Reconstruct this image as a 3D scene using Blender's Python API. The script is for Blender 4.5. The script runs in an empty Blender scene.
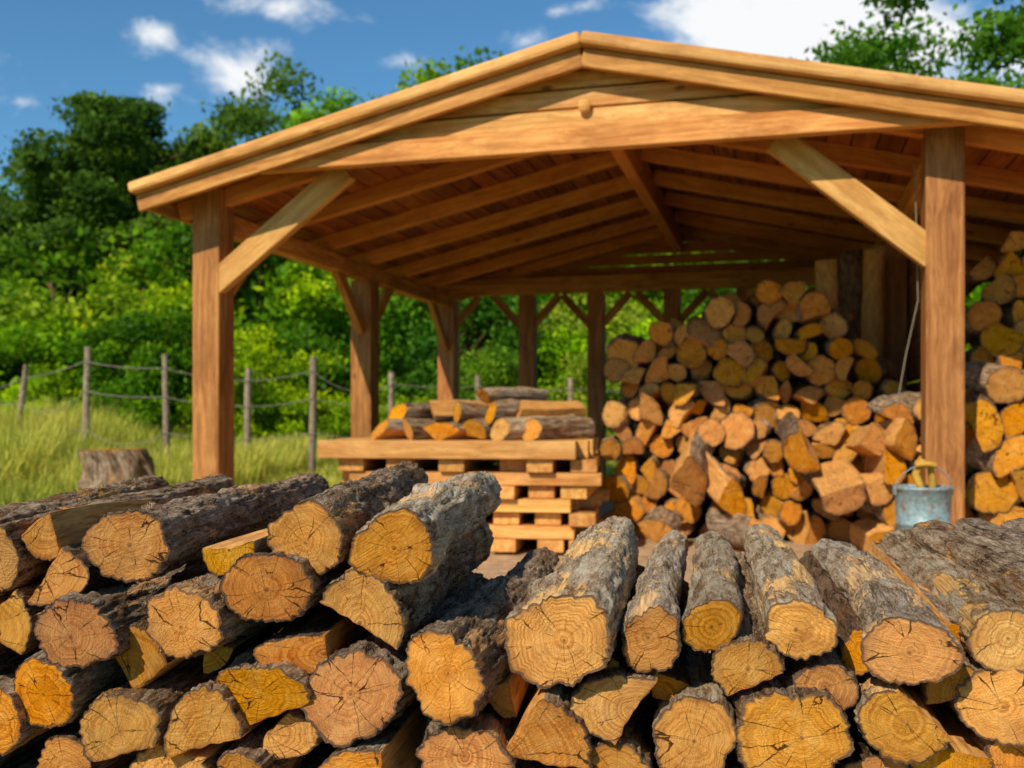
import bpy, math, random
import numpy as np
from mathutils import Vector, Matrix, noise, Quaternion

E=0.85; F=1000.0
def px(x,y,d): return Vector(((x-512)/F*d, d, E+(417-y)/F*d))
sc=bpy.context.scene
COL=sc.collection
random.seed(7)

# ---------------------------------------------------------------- node helpers
class NB:
    def __init__(s,tree):
        s.t=tree; s.nodes=tree.nodes; s.links=tree.links
    def n(s,typ,**kw):
        nd=s.nodes.new(typ)
        for k,v in kw.items(): setattr(nd,k,v)
        return nd
    def put(s,sock,val):
        if val is None: return
        if isinstance(val,bpy.types.NodeSocket): s.links.new(val,sock)
        else:
            if isinstance(val,(tuple,list)) and sock.type=='RGBA' and len(val)==3: val=(*val,1)
            sock.default_value=val
    def m(s,op,a,b=None,c=None,clamp=False):
        nd=s.n('ShaderNodeMath',operation=op); nd.use_clamp=clamp
        s.put(nd.inputs[0],a); s.put(nd.inputs[1],b); s.put(nd.inputs[2],c)
        return nd.outputs[0]
    def vm(s,op,a,b=None,out=0,scale=None):
        nd=s.n('ShaderNodeVectorMath',operation=op)
        s.put(nd.inputs[0],a); s.put(nd.inputs[1],b)
        if scale is not None: s.put(nd.inputs['Scale'],scale)
        return nd.outputs[out]
    def mix(s,f,a,b,mode='MIX'):
        nd=s.n('ShaderNodeMix',data_type='RGBA',blend_type=mode)
        s.put(nd.inputs[0],f)
        for q,v in ((6,a),(7,b)):
            if isinstance(v,(int,float)): v=(v,v,v,1)
            s.put(nd.inputs[q],v)
        return nd.outputs[2]
    def noise(s,v,scale,detail=4,rough=0.5,dist=0.0,dim='3D',w=None,color=False):
        nd=s.n('ShaderNodeTexNoise',noise_dimensions=dim)
        if v is not None: s.put(nd.inputs['Vector'],v)
        if w is not None: s.put(nd.inputs['W'],w)
        nd.inputs['Scale'].default_value=scale; nd.inputs['Detail'].default_value=detail
        nd.inputs['Roughness'].default_value=rough; nd.inputs['Distortion'].default_value=dist
        return nd.outputs[1 if color else 0]
    def vor(s,v,scale,feature='DISTANCE_TO_EDGE'):
        nd=s.n('ShaderNodeTexVoronoi',feature=feature)
        s.put(nd.inputs['Vector'],v); nd.inputs['Scale'].default_value=scale
        return nd.outputs['Distance']
    def mr(s,v,a,b,c=0.0,d=1.0,smooth=False):
        nd=s.n('ShaderNodeMapRange'); nd.clamp=True
        if smooth: nd.interpolation_type='SMOOTHSTEP'
        s.put(nd.inputs[0],v)
        for i,q in enumerate((a,b,c,d)): s.put(nd.inputs[i+1],q)
        return nd.outputs[0]
    def ramp(s,f,stops):
        nd=s.n('ShaderNodeValToRGB'); s.put(nd.inputs[0],f)
        el=nd.color_ramp.elements
        while len(el)<len(stops): el.new(0.5)
        for e,(p,c) in zip(el,stops): e.position=p; e.color=(*c,1)
        return nd.outputs[0]
    def attr(s,name,fac=False):
        nd=s.n('ShaderNodeAttribute'); nd.attribute_name=name
        return nd.outputs['Fac' if fac else 'Vector']
    def rand(s): return s.n('ShaderNodeObjectInfo').outputs['Random']
    def comb(s,x,y,z):
        nd=s.n('ShaderNodeCombineXYZ')
        for i,q in enumerate((x,y,z)): s.put(nd.inputs[i],q)
        return nd.outputs[0]
    def sep(s,v):
        nd=s.n('ShaderNodeSeparateXYZ'); s.put(nd.inputs[0],v); return nd.outputs[0],nd.outputs[1],nd.outputs[2]
    def hsv(s,c,h=0.5,sa=1.0,v=1.0):
        nd=s.n('ShaderNodeHueSaturation'); s.put(nd.inputs['Hue'],h); s.put(nd.inputs['Saturation'],sa)
        s.put(nd.inputs['Value'],v); s.put(nd.inputs['Color'],c); return nd.outputs[0]
    def bump(s,h,strength,dist):
        nd=s.n('ShaderNodeBump'); nd.inputs['Strength'].default_value=strength
        nd.inputs['Distance'].default_value=dist; s.put(nd.inputs['Height'],h); return nd.outputs[0]

def newmat(name):
    m=bpy.data.materials.new(name); m.use_nodes=True
    nb=NB(m.node_tree); bs=m.node_tree.nodes['Principled BSDF']
    return m,nb,bs

def rvec(nb,mul=37.0):
    r=nb.rand(); return nb.comb(nb.m('MULTIPLY',r,mul),nb.m('MULTIPLY',r,mul*1.7),nb.m('MULTIPLY',r,mul*0.6)),r

# end grain
def mat_end(name,base=(0.84,0.385,0.078),dark=(0.46,0.15,0.022)):
    m,nb,bs=newmat(name)
    lp=nb.attr('lp'); rim=nb.attr('rim',True); rv,r=rvec(nb)
    sx,sy,sz=nb.sep(lp)
    flat=nb.comb(sx,0.0,sz)
    off=nb.vm('ADD',flat,rv)
    wob=nb.noise(off,18,3)
    rad=nb.vm('LENGTH',flat,out=1)
    rad2=nb.m('ADD',rad,nb.m('MULTIPLY',nb.m('SUBTRACT',wob,0.5),0.020))
    w=nb.m('ADD',rad2,nb.m('MULTIPLY',r,9.0))
    ring=nb.noise(None,195,3,0.62,dim='1D',w=w)
    fade=nb.mr(nb.noise(nb.vm('ADD',off,(5,0,2)),22,4,.6),.36,.60,.35,1.0)
    ringf=nb.mr(ring,0.38,0.59)
    c=nb.mix(nb.m('MULTIPLY',nb.m('SUBTRACT',1.0,ringf),fade),base,dark)
    c=nb.mix(nb.mr(rim,0.2,0.9,0.62,0.92),nb.mix(0.40,c,(0.68,0.245,0.035)),c)
    bl=nb.noise(off,26,4,0.6)
    c=nb.mix(nb.mr(bl,0.46,0.72,0,0.5),c,(0.88,0.51,0.16))
    st=nb.noise(nb.vm('ADD',off,(3.1,0,1.7)),14,5,0.7)
    c=nb.mix(nb.mr(st,0.53,0.72,0,0.62),c,(0.28,0.10,0.025))
    c=nb.mix(nb.m('MULTIPLY',nb.mr(rim,0.60,0.97,0,0.75),nb.mr(nb.noise(off,20,3),.38,.65)),c,(0.34,0.14,0.04))
    ang=nb.m('MULTIPLY',r,6.28)
    rot=nb.n('ShaderNodeVectorRotate',rotation_type='Y_AXIS'); nb.put(rot.inputs['Vector'],flat); nb.put(rot.inputs['Angle'],ang)
    stv=nb.vm('MULTIPLY',rot.outputs[0],(1.0,1.0,0.09))
    saw=nb.noise(nb.vm('ADD',stv,rv),520,3,0.6)
    c=nb.mix(nb.mr(saw,0.35,0.65,0.36,0.0),c,(0.34,0.12,0.02))
    fine=nb.noise(off,700,3,0.7)
    c=nb.mix(nb.mr(fine,0.3,0.5,0.45,0.0),c,(0.22,0.075,0.013))
    dirn=nb.vm('NORMALIZE',flat)
    cv=nb.vm('ADD',nb.vm('ADD',nb.vm('SCALE',dirn,scale=0.9),nb.vm('SCALE',flat,scale=4.0)),rv)
    cv=nb.vm('ADD',cv,nb.vm('SCALE',nb.noise(off,60,3,color=True),scale=0.12))
    ed=nb.vor(cv,1.4)
    wid=nb.mr(nb.noise(off,34,2),0.42,0.74,0.0008,0.027)
    crack=nb.mr(nb.m('DIVIDE',ed,wid),0.5,1.0,1.0,0.0)
    crack=nb.m('MULTIPLY',crack,nb.mr(rad,0.003,0.010))
    c=nb.mix(nb.m('MULTIPLY',crack,0.92),c,(0.045,0.017,0.006))
    c=nb.mix(nb.mr(rad,0.0015,0.004,0.7,0.0),c,(0.14,0.05,0.02))
    rb=nb.m('ADD',rim,nb.m('MULTIPLY',nb.m('SUBTRACT',nb.noise(off,70,3),0.5),0.09))
    c=nb.mix(nb.mr(rb,0.925,0.955),c,nb.mix(nb.noise(off,300,3),(0.08,0.038,0.018),(0.26,0.15,0.08)))
    hv=nb.mr(r,0,1,0.490,0.505)
    val=nb.mr(nb.m('FRACT',nb.m('MULTIPLY',r,7.31)),0,1,0.76,1.12)
    sat=nb.mr(nb.m('FRACT',nb.m('MULTIPLY',r,13.7)),0,1,0.96,1.10)
    c=nb.hsv(c,hv,sat,val)
    nb.put(bs.inputs['Base Color'],c)
    bs.inputs['Roughness'].default_value=0.8; bs.inputs['Specular IOR Level'].default_value=0.10
    h=nb.m('ADD',nb.m('MULTIPLY',ringf,0.25),nb.m('ADD',nb.m('MULTIPLY',saw,1.1),nb.m('MULTIPLY',fine,0.8)))
    h=nb.m('SUBTRACT',h,nb.m('MULTIPLY',crack,3.0))
    nb.put(bs.inputs['Normal'],nb.bump(h,0.9,0.0026))
    return m

def mat_split(name,base=(0.74,0.33,0.075),dark=(0.36,0.125,0.024)):
    m,nb,bs=newmat(name)
    lp=nb.attr('lp'); rv,r=rvec(nb)
    v=nb.vm('ADD',nb.vm('MULTIPLY',lp,(1,0.07,1)),rv)
    g=nb.noise(v,190,5,0.65); b=nb.noise(nb.vm('ADD',nb.vm('MULTIPLY',lp,(1,0.35,1)),rv),28,4,0.6)
    c=nb.ramp(g,[(0.32,dark),(0.5,base),(0.70,(0.82,0.47,0.16))])
    c=nb.mix(nb.mr(b,0.45,0.7,0,0.65),c,(0.36,0.17,0.065))
    c=nb.hsv(c,0.5,1.0,nb.mr(r,0,1,0.8,1.15))
    nb.put(bs.inputs['Base Color'],c); bs.inputs['Roughness'].default_value=0.75
    bs.inputs['Specular IOR Level'].default_value=0.2
    nb.put(bs.inputs['Normal'],nb.bump(g,0.9,0.003))
    return m

def mat_bark(name,lo,mid,hi,wood=None,plate=34,depth=0.013,ystretch=0.13,woodth=(0.50,0.60),edge=.8):
    m,nb,bs=newmat(name)
    lp=nb.attr('lp'); rv,r=rvec(nb)
    base=nb.vm('ADD',nb.vm('MULTIPLY',lp,(1,ystretch,1)),rv)
    warp=nb.vm('ADD',base,nb.vm('SCALE',nb.noise(base,45,5,0.75,color=True),scale=0.05))
    ed=nb.vor(warp,plate)
    n1=nb.noise(warp,85,7,0.78); n2=nb.noise(nb.vm('ADD',lp,rv),15,5,0.65); n3=nb.noise(nb.vm('ADD',nb.vm('MULTIPLY',lp,(1,.35,1)),rv),300,4,0.78)
    br=nb.mr(nb.noise(base,24,4,.6),.36,.52)
    fis=nb.mr(ed,0.0,0.14)
    h=nb.m('ADD',nb.m('MULTIPLY',nb.m('MULTIPLY',fis,br),0.38),nb.m('ADD',nb.m('MULTIPLY',n1,1.2),nb.m('MULTIPLY',n3,0.34)))
    tone=nb.m('ADD',nb.m('MULTIPLY',n1,0.62),nb.m('ADD',nb.m('MULTIPLY',n2,0.24),nb.m('MULTIPLY',n3,0.26)))
    c=nb.ramp(tone,[(0.475,lo),(0.545,mid),(0.625,hi)])
    c=nb.mix(nb.m('MULTIPLY',nb.mr(ed,0.0,0.08,edge,0.0),br),c,tuple(x*0.4 for x in lo))
    # rusty brown inner bark showing where the outer bark has flaked away
    ib=nb.noise(nb.vm('ADD',nb.vm('MULTIPLY',lp,(1,.4,1)),nb.vm('ADD',rv,(7,1,3))),24,5,.7)
    c=nb.mix(nb.mr(ib,.54,.62,0,.7),c,nb.mix(nb.mr(n1,.4,.6),(0.17,0.075,0.030),(0.50,0.27,0.12)))
    if wood:
        pv=nb.noise(nb.vm('ADD',nb.vm('MULTIPLY',lp,(1,0.35,1)),rv),12,6,0.70)
        pm=nb.mr(pv,woodth[0],woodth[1],0,.9)
        gr=nb.noise(nb.vm('ADD',nb.vm('MULTIPLY',lp,(1,0.05,1)),rv),170,5,0.65)
        wc=nb.ramp(gr,[(0.36,tuple(x*0.42 for x in wood)),(0.50,wood),(0.66,tuple(min(0.85,x*1.3) for x in wood))])
        c=nb.mix(pm,c,wc)
        h=nb.mix(pm,h,nb.m('ADD',nb.m('MULTIPLY',gr,0.65),-0.1))
    c=nb.hsv(c,0.494,nb.mr(r,0,1,0.95,1.14),nb.mr(nb.m('FRACT',nb.m('MULTIPLY',r,5.3)),0,1,0.84,1.14))
    nb.put(bs.inputs['Base Color'],c); bs.inputs['Roughness'].default_value=0.92
    bs.inputs['Specular IOR Level'].default_value=0.06
    nb.put(bs.inputs['Normal'],nb.bump(h,1.0,depth))
    return m

def mat_lumber(name,light,dark,rough=0.6,var=(.8,1.12)):
    m,nb,bs=newmat(name)
    co=nb.n('ShaderNodeTexCoord').outputs['Object']; rv,r=rvec(nb,11)
    v=nb.vm('ADD',nb.vm('MULTIPLY',co,(0.06,1,1)),rv)
    v=nb.vm('ADD',v,nb.vm('SCALE',nb.noise(nb.vm('ADD',nb.vm('MULTIPLY',co,(0.5,1,1)),rv),3,2,color=True),scale=0.10))
    g=nb.noise(v,26,5,0.6,0.6); f=nb.noise(v,150,4,0.65)
    t=nb.m('ADD',nb.m('MULTIPLY',g,0.7),nb.m('MULTIPLY',f,0.3))
    c=nb.ramp(t,[(0.40,dark),(0.51,tuple((a+b)/2 for a,b in zip(light,dark))),(0.61,light)])
    kv=nb.vm('ADD',nb.vm('MULTIPLY',co,(1,2.2,2.2)),rv)
    k=nb.vor(kv,2.3,'F1')
    c=nb.mix(nb.mr(k,0.045,0.10,0.85,0.0),c,tuple(x*0.30 for x in dark))
    wv=nb.noise(nb.vm('ADD',nb.vm('MULTIPLY',co,(.6,1,1)),rv),3.0,7,0.7)
    c=nb.mix(nb.mr(wv,0.48,0.70,0,0.65),c,tuple(x*0.55 for x in dark))
    ck=nb.noise(nb.vm('ADD',nb.vm('MULTIPLY',co,(.02,1,1)),rv),60,2,.5)
    ckm=nb.mr(nb.m('ABSOLUTE',nb.m('SUBTRACT',ck,.5)),0.0,.007,.75,0.0)
    ckm=nb.m('MULTIPLY',ckm,nb.mr(nb.noise(nb.vm('ADD',co,rv),1.7,2),.47,.57))
    c=nb.mix(ckm,c,tuple(x*0.18 for x in dark))
    c=nb.hsv(c,nb.mr(nb.m('FRACT',nb.m('MULTIPLY',r,3.7)),0,1,0.493,0.503),1.04,nb.mr(r,0,1,*var))
    nb.put(bs.inputs['Base Color'],c); bs.inputs['Roughness'].default_value=rough
    bs.inputs['Specular IOR Level'].default_value=0.18
    nb.put(bs.inputs['Normal'],nb.bump(t,0.7,0.005))
    return m

M_END=mat_end('endgrain')
M_END2=mat_end('endgrain_pale',(0.86,0.43,0.10),(0.50,0.185,0.033))
M_SPLIT=mat_split('split_wood')
M_BARK=mat_bark('bark_greybrown',(0.075,0.040,0.022),(0.42,0.28,0.165),(0.82,0.64,0.43),wood=(0.62,0.34,0.13),woodth=(0.56,0.61))
M_BARKP=mat_bark('bark_pale',(0.17,0.10,0.052),(0.66,0.48,0.29),(0.92,0.77,0.55),wood=(0.76,0.45,0.18),plate=26,depth=0.010,ystretch=0.10,woodth=(0.53,0.58),edge=.6)
M_BARKD=mat_bark('bark_dark',(0.05,0.026,0.014),(0.22,0.13,0.07),(0.44,0.29,0.17))
M_LUM=mat_lumber('lumber_pine',(0.78,0.39,0.12),(0.46,0.185,0.045))
M_TRIM=mat_lumber('lumber_trim',(0.85,0.49,0.175),(0.58,0.265,0.072))
M_POST=mat_lumber('lumber_post',(0.58,0.265,0.092),(0.30,0.112,0.034))
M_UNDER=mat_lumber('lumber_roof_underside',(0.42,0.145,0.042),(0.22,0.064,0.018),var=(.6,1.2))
M_RAFT=mat_lumber('lumber_rafter',(0.86,0.375,0.110),(0.60,0.215,0.052))
M_PALE=mat_lumber('lumber_rough_sawn',(0.84,0.46,0.15),(0.54,0.23,0.060))

# ---------------------------------------------------------------- object helpers
def empty(name,loc=(0,0,0)):
    o=bpy.data.objects.new(name,None); o.empty_display_size=0.2; COL.objects.link(o); o.location=loc; return o
def link(name,me,parent=None,mat=None):
    o=bpy.data.objects.new(name,me); COL.objects.link(o)
    if mat is not None: me.materials.append(mat)
    if parent is not None: o.parent=parent
    return o
def setmw(o,mw):
    if o.parent is not None: o.matrix_basis=Matrix.Translation(-o.parent.location)@mw
    else: o.matrix_basis=mw

import bmesh
def box_mesh(name,l,w,h,bev=0.006,skew=0):
    bm=bmesh.new(); bmesh.ops.create_cube(bm,size=1)
    for v in bm.verts: v.co=Vector((v.co.x*l,v.co.y*w,v.co.z*h))
    bmesh.ops.bevel(bm,geom=bm.edges[:],offset=bev,segments=2,affect='EDGES',profile=0.5)
    me=bpy.data.meshes.new(name); bm.to_mesh(me); bm.free()
    return me
def beam(name,p1,p2,w,h,mat,parent,up=Vector((0,0,1)),bev=0.006):
    p1=Vector(p1);p2=Vector(p2); d=(p2-p1); L=d.length; x=d.normalized()
    y=up.cross(x)
    if y.length<1e-4: y=Vector((0,1,0))
    y.normalize(); z=x.cross(y)
    me=box_mesh(name,L,w,h,bev)
    o=link(name,me,parent,mat)
    R=Matrix((x,y,z)).transposed().to_4x4()
    setmw(o,Matrix.Translation((p1+p2)/2)@R)
    return o

def outline(kind,R,rnd,N,seed):
    pts=[];flag=[]
    if kind=='round':
        asp=rnd.uniform(0.88,1.0); ph=rnd.uniform(0,3.14)
        for i in range(N):
            a=2*math.pi*i/N
            q=noise.noise(Vector((math.cos(a)*0.8+seed*3.1,math.sin(a)*0.8,seed*1.7)))
            q2=noise.noise(Vector((math.cos(a)*2.6+seed,math.sin(a)*2.6,seed*2.3)))
            r=R*(1+0.17*q+0.09*q2)*(1-(1-asp)*abs(math.cos(a-ph)))
            pts.append(Vector((r*math.cos(a),r*math.sin(a)))); flag.append(0)
        pith=Vector((rnd.uniform(-.14,.14)*R,rnd.uniform(-.14,.14)*R))
        return pts,flag,pith
    if kind=='half': span=math.radians(rnd.uniform(165,200)); RR=R*1.25
    elif kind=='wedge': span=math.radians(rnd.uniform(75,115)); RR=R*1.75
    else: span=math.radians(rnd.uniform(230,270)); RR=R*1.08
    a0=rnd.uniform(0,6.28)
    if kind=='slab':
        A=[RR*Vector((math.cos(a0),math.sin(a0))),RR*Vector((math.cos(a0+span),math.sin(a0+span)))]
        arcL=RR*span; flL=(A[0]-A[1]).length; n2=max(3,int(N*flL/(arcL+flL))); n1=N-n2
        for i in range(n1):
            a=a0+span*i/n1; q=noise.noise(Vector((math.cos(a)+seed,math.sin(a),seed)))
            pts.append(RR*(1+.1*q)*Vector((math.cos(a),math.sin(a)))); flag.append(0)
        for i in range(n2):
            t=i/n2; pts.append(A[1].lerp(A[0],t)); flag.append(1)
        pts[n1]=pts[n1-1].lerp(pts[n1],0.6)
    else:
        arcL=RR*span; n2=max(3,int(N*RR/(arcL+2*RR))); n1=N-2*n2
        P0=RR*Vector((math.cos(a0),math.sin(a0))); P1=RR*Vector((math.cos(a0+span),math.sin(a0+span)))
        ap=Vector((rnd.uniform(-.12,.12)*R,rnd.uniform(-.12,.12)*R))
        for i in range(n2): pts.append(ap.lerp(P0,i/n2)); flag.append(1)
        for i in range(n1):
            a=a0+span*i/n1; q=noise.noise(Vector((math.cos(a)+seed,math.sin(a),seed)))
            k=math.sin(math.pi*i/n1)
            pts.append(RR*(1+.12*q*k)*Vector((math.cos(a),math.sin(a)))); flag.append(0)
        for i in range(n2): pts.append(P1.lerp(ap,i/n2)); flag.append(1)
    for _ in range(max(1,N//36)):
        pts=[(pts[i-1]+pts[i]*2+pts[(i+1)%N])/4 for i in range(N)]
    c=sum(pts,Vector((0,0)))/N
    return [p-c for p in pts],flag,-c

def log_mesh(name,R,L,seed,kind='round',N=32,M=8,mats=None,sx=1.0,sz=1.0,taper=0.08,tilt=0.15,bark_amp=1.0):
    rnd=random.Random(seed)
    s=(seed*0.7919)%50
    pts,flag,pith=outline(kind,R,rnd,N,s)
    pts=[Vector((p.x*sx,p.y*sz)) for p in pts]; pith=Vector((pith.x*sx,pith.y*sz))
    tx,tz=rnd.uniform(-tilt,tilt),rnd.uniform(-tilt,tilt)*0.8
    bxa,bza=rnd.uniform(-.10,.10)*R*3,rnd.uniform(-.06,.06)*R*2.5
    ph=rnd.uniform(2,4)
    knots=[(rnd.randrange(N),rnd.uniform(.1,.9),rnd.uniform(.12,.30)) for _ in range(rnd.choice([0,1,2,2,3,4]))] if kind in('round','slab') else []
    V=[];LP=[];RM=[];Fc=[];MI=[]
    hi=N>50
    for j in range(M+1):
        t=j/M; y=L*t; k=1-taper*t
        ox=bxa*math.sin(t*ph); oz=bza*math.sin(t*ph*1.2+.5)-bza*math.sin(.5)
        for i,p in enumerate(pts):
            d=p.normalized()
            n0=noise.noise(Vector((p.x*9+s,y*5,p.y*9)))
            if flag[i]==0:
                n1=noise.noise(Vector((p.x*42+s,y*9,p.y*42)))
                n2=abs(noise.noise(Vector((p.x*85,y*14+s,p.y*85)))) if hi else 0
                n3=noise.noise(Vector((p.x*190,y*60+s,p.y*190))) if hi else 0
                disp=R*(.18*n0+bark_amp*(.085*n1-.14*n2+.065*n3))
            else:
                n1=noise.noise(Vector((p.x*60+s,y*4,p.y*60)))
                disp=R*(.12*n0+.09*n1)
            for (ki,kt,ks) in knots:
                di=min(abs(i-ki),N-abs(i-ki))/N*2*math.pi*R; dy=(t-kt)*L
                disp+=R*ks*math.exp(-(di*di+dy*dy)/(R*R*.12))
            xx=p.x*k+d.x*disp; zz=p.y*k+d.y*disp
            yy=y+(1-t)*(tx*p.x+tz*p.y)
            if j==0: xx*=0.985; zz*=0.985
            V.append((xx+ox,yy,zz+oz)); LP.append((p.x*k-pith.x,y,p.y*k-pith.y)); RM.append(1.0)
    for j in range(M):
        for i in range(N):
            i2=(i+1)%N
            Fc.append((j*N+i,(j+1)*N+i,(j+1)*N+i2,j*N+i2)); MI.append(1 if flag[i]==0 else 2)
    fr=[1,.955,.86,.7,.5,.28,.1] if hi else [1,.93,.6]
    for side in (0,1):
        base=len(V); ring0=[V[(0 if side==0 else M*N)+i] for i in range(N)]
        cx=sum(v[0] for v in ring0)/N; cz=sum(v[2] for v in ring0)/N; cy=sum(v[1] for v in ring0)/N
        for f in fr:
            for i in range(N):
                v=ring0[i]; x=cx+(v[0]-cx)*f; z=cz+(v[2]-cz)*f; y=cy+(v[1]-cy)*f
                yy=y+R*.06*noise.noise(Vector((x*30+s,z*30,s)))*(1 if f<1 else 0)+(0.0012*(1 if f==1 else 0))*(1 if side==0 else -1)
                V.append((x,yy,z)); p=pts[i]; LP.append((p.x*f-pith.x,0,p.y*f-pith.y)); 
                RM.append(f if flag[i]==0 else f*0.9)
        V.append((cx,cy,cz)); LP.append((-pith.x,0,-pith.y)); RM.append(0)
        nr=len(fr)
        for a in range(nr-1):
            for i in range(N):
                i2=(i+1)%N; q=(base+a*N+i,base+a*N+i2,base+(a+1)*N+i2,base+(a+1)*N+i)
                Fc.append(q if side==0 else q[::-1]); MI.append(0)
        for i in range(N):
            i2=(i+1)%N; q=(base+(nr-1)*N+i,base+(nr-1)*N+i2,len(V)-1)
            Fc.append(q if side==0 else q[::-1]); MI.append(0)
    me=bpy.data.meshes.new(name); me.from_pydata(V,[],Fc)
    a=me.attributes.new('lp','FLOAT_VECTOR','POINT'); a.data.foreach_set('vector',np.array(LP,dtype=np.float32).ravel())
    a=me.attributes.new('rim','FLOAT','POINT'); a.data.foreach_set('value',np.array(RM,dtype=np.float32))
    for mm in (mats or (M_END,M_BARK,M_SPLIT)): me.materials.append(mm)
    me.polygons.foreach_set('material_index',MI)
    me.polygons.foreach_set('use_smooth',[True]*len(Fc))
    me.update()
    return me

def place_axis(o,pos,d,roll=0.0,scale=1.0):
    d=Vector(d).normalized(); x=d.cross(Vector((0,0,1)))
    if x.length<1e-3: x=Vector((1,0,0))
    x.normalize(); z=x.cross(d)
    R=Matrix((x,d,z)).transposed().to_4x4()@Matrix.Rotation(roll,4,'Y')
    setmw(o,Matrix.Translation(Vector(pos))@R@Matrix.Scale(scale,4))

# ---------------------------------------------------------------- foreground woodpile
pile=empty('firewood_pile',(0,1.8,0))
b,p_,k_='b','p','d'
FG=[
(125,550,39,41,'round',510,1.25,b,1.40),(40,537,20,24,'wedge',470,.45,b,1.44),(-2,556,22,34,'round',470,1.15,b,1.42),
(66,520,18,17,'round',480,1.0,b,1.62),
(305,539,39,39,'round',545,1.05,b,1.42),(393,547,43,40,'round',610,1.0,p_,1.38),
(58,577,33,29,'half',560,.9,k_,1.43),(77,630,46,37,'round',600,.9,b,1.38),(184,628,44,40,'round',600,.9,b,1.38),
(264,592,42,40,'round',590,.9,b,1.39),(361,608,46,40,'half',640,.95,b,1.39),(229,560,26,19,'half',590,.9,p_,1.44),
(443,676,44,48,'round',690,1.0,b,1.36),(560,640,53,50,'round',680,1.0,p_,1.38),
(651,640,31,40,'round',700,1.0,p_,1.40),(711,628,29,29,'round',700,.98,p_,1.41),(746,664,34,30,'slab',720,.9,b,1.40),
(801,634,36,33,'round',715,1.0,p_,1.40),(908,655,46,36,'round',740,1.0,p_,1.37),(1008,642,38,32,'round',752,1.0,p_,1.38),
(137,657,30,33,'wedge',600,.9,k_,1.42),(203,721,37,36,'half',620,.9,b,1.38),(290,655,38,20,'half',610,.9,k_,1.41),
(257,692,50,35,'slab',620,.9,b,1.40),(354,700,45,48,'round',640,.9,b,1.39),(43,692,35,37,'round',600,.9,b,1.38),
(119,728,40,34,'slab',610,.9,b,1.38),(-3,722,30,36,'round',600,.9,b,1.39),(7,622,26,31,'wedge',600,.9,b,1.42),
(548,735,43,38,'wedge',660,.9,b,1.38),(612,709,45,34,'half',670,.9,b,1.40),(697,736,42,44,'round',690,.9,p_,1.40),
(795,736,58,52,'round',700,.9,b,1.38),(829,690,31,25,'round',710,.9,b,1.41),(900,727,44,33,'slab',710,.9,p_,1.38),
(954,684,28,22,'half',730,.9,b,1.41),(999,708,38,36,'slab',740,.9,b,1.38),(461,760,52,36,'round',650,.9,b,1.38),
(290,737,30,24,'half',620,.9,p_,1.42),(65,768,34,30,'round',600,.9,k_,1.39),(170,775,36,30,'slab',600,.9,b,1.39),
(240,778,30,30,'round',600,.9,b,1.39),(357,778,42,30,'half',640,.9,b,1.38),(950,775,42,34,'wedge',700,.9,b,1.39),
(1035,765,42,38,'round',700,.9,b,1.38),(880,790,40,30,'round',700,.9,k_,1.40),(-60,640,40,45,'round',600,.9,b,1.39),
(-75,560,40,38,'round',480,1.0,b,1.4),(-70,730,42,42,'round',600,.9,b,1.4),(1075,700,40,38,'round',740,.9,b,1.39),
(1100,635,42,34,'round',750,1.0,p_,1.38),(617,780,40,34,'round',670,.9,b,1.40),(500,700,16,20,'wedge',650,.9,k_,1.45),
(672,690,20,16,'wedge',690,.9,k_,1.46),(745,712,18,16,'wedge',690,.9,k_,1.46),(218,660,16,14,'wedge',600,.9,k_,1.46),
(861,652,18,22,'round',735,.95,k_,1.46),(960,640,17,18,'half',745,.95,b,1.47),(605,668,16,16,'round',690,.9,k_,1.47),
]
MS={'b':(M_END,M_BARK,M_SPLIT),'p':(M_END2,M_BARKP,M_SPLIT),'d':(M_END,M_BARKD,M_SPLIT)}
for n,(cx,cy,rx,ry,kind,vp,L,mt,dp) in enumerate(FG):
    R=(rx+ry)/2/F*dp*1.04
    a=rx/((rx+ry)/2); c=ry/((rx+ry)/2)
    me=log_mesh('log_%d'%(n+1),R,L,100+n*7,kind,N=96,M=90,mats=MS[mt],sx=a,sz=c,taper=0.10,tilt=0.24,bark_amp=0.8 if mt=='p' else 1.0)
    if kind in('wedge','half'):
        co=np.empty(len(me.vertices)*3,dtype=np.float32); me.vertices.foreach_get('co',co); co=co.reshape(-1,3)
        f0=co[:96]; wx=(f0[:,0].max()-f0[:,0].min())/2; wz=(f0[:,2].max()-f0[:,2].min())/2
        kx=rx/F*dp/wx; kz=ry/F*dp/wz; mxc=(f0[:,0].max()+f0[:,0].min())/2; mzc=(f0[:,2].max()+f0[:,2].min())/2
        co[:,0]=(co[:,0]-mxc)*kx; co[:,2]=(co[:,2]-mzc)*kz
        me.vertices.foreach_set('co',co.ravel()); me.update()
    o=link('log_%d'%(n+1),me,pile)
    place_axis(o,px(cx,cy,dp),((vp-512)/F,1,random.uniform(-.01,.01)))
VAR=[]
for i in range(10):
    kd=['round','round','half','round','wedge','slab','round','wedge','half','round'][i]
    VAR.append(log_mesh('log_variant_%d'%i,0.06,0.9,900+i*13,kd,N=36,M=12,mats=MS['bbpbdbbpbb'[i]],taper=0.06))
z=0.055; row=0; cnt=0
rg=random.Random(3)
while z<0.33:
    x=-1.35+(row%2)*0.06
    while x<1.35:
        o=link('lower_log_%d'%cnt,rg.choice(VAR),pile); cnt+=1
        place_axis(o,(x,1.39+rg.uniform(-.02,.03),z),(0.12,1,0),rg.uniform(0,6.28),rg.uniform(.85,1.05)); x+=0.122
    z+=0.103; row+=1
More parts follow.
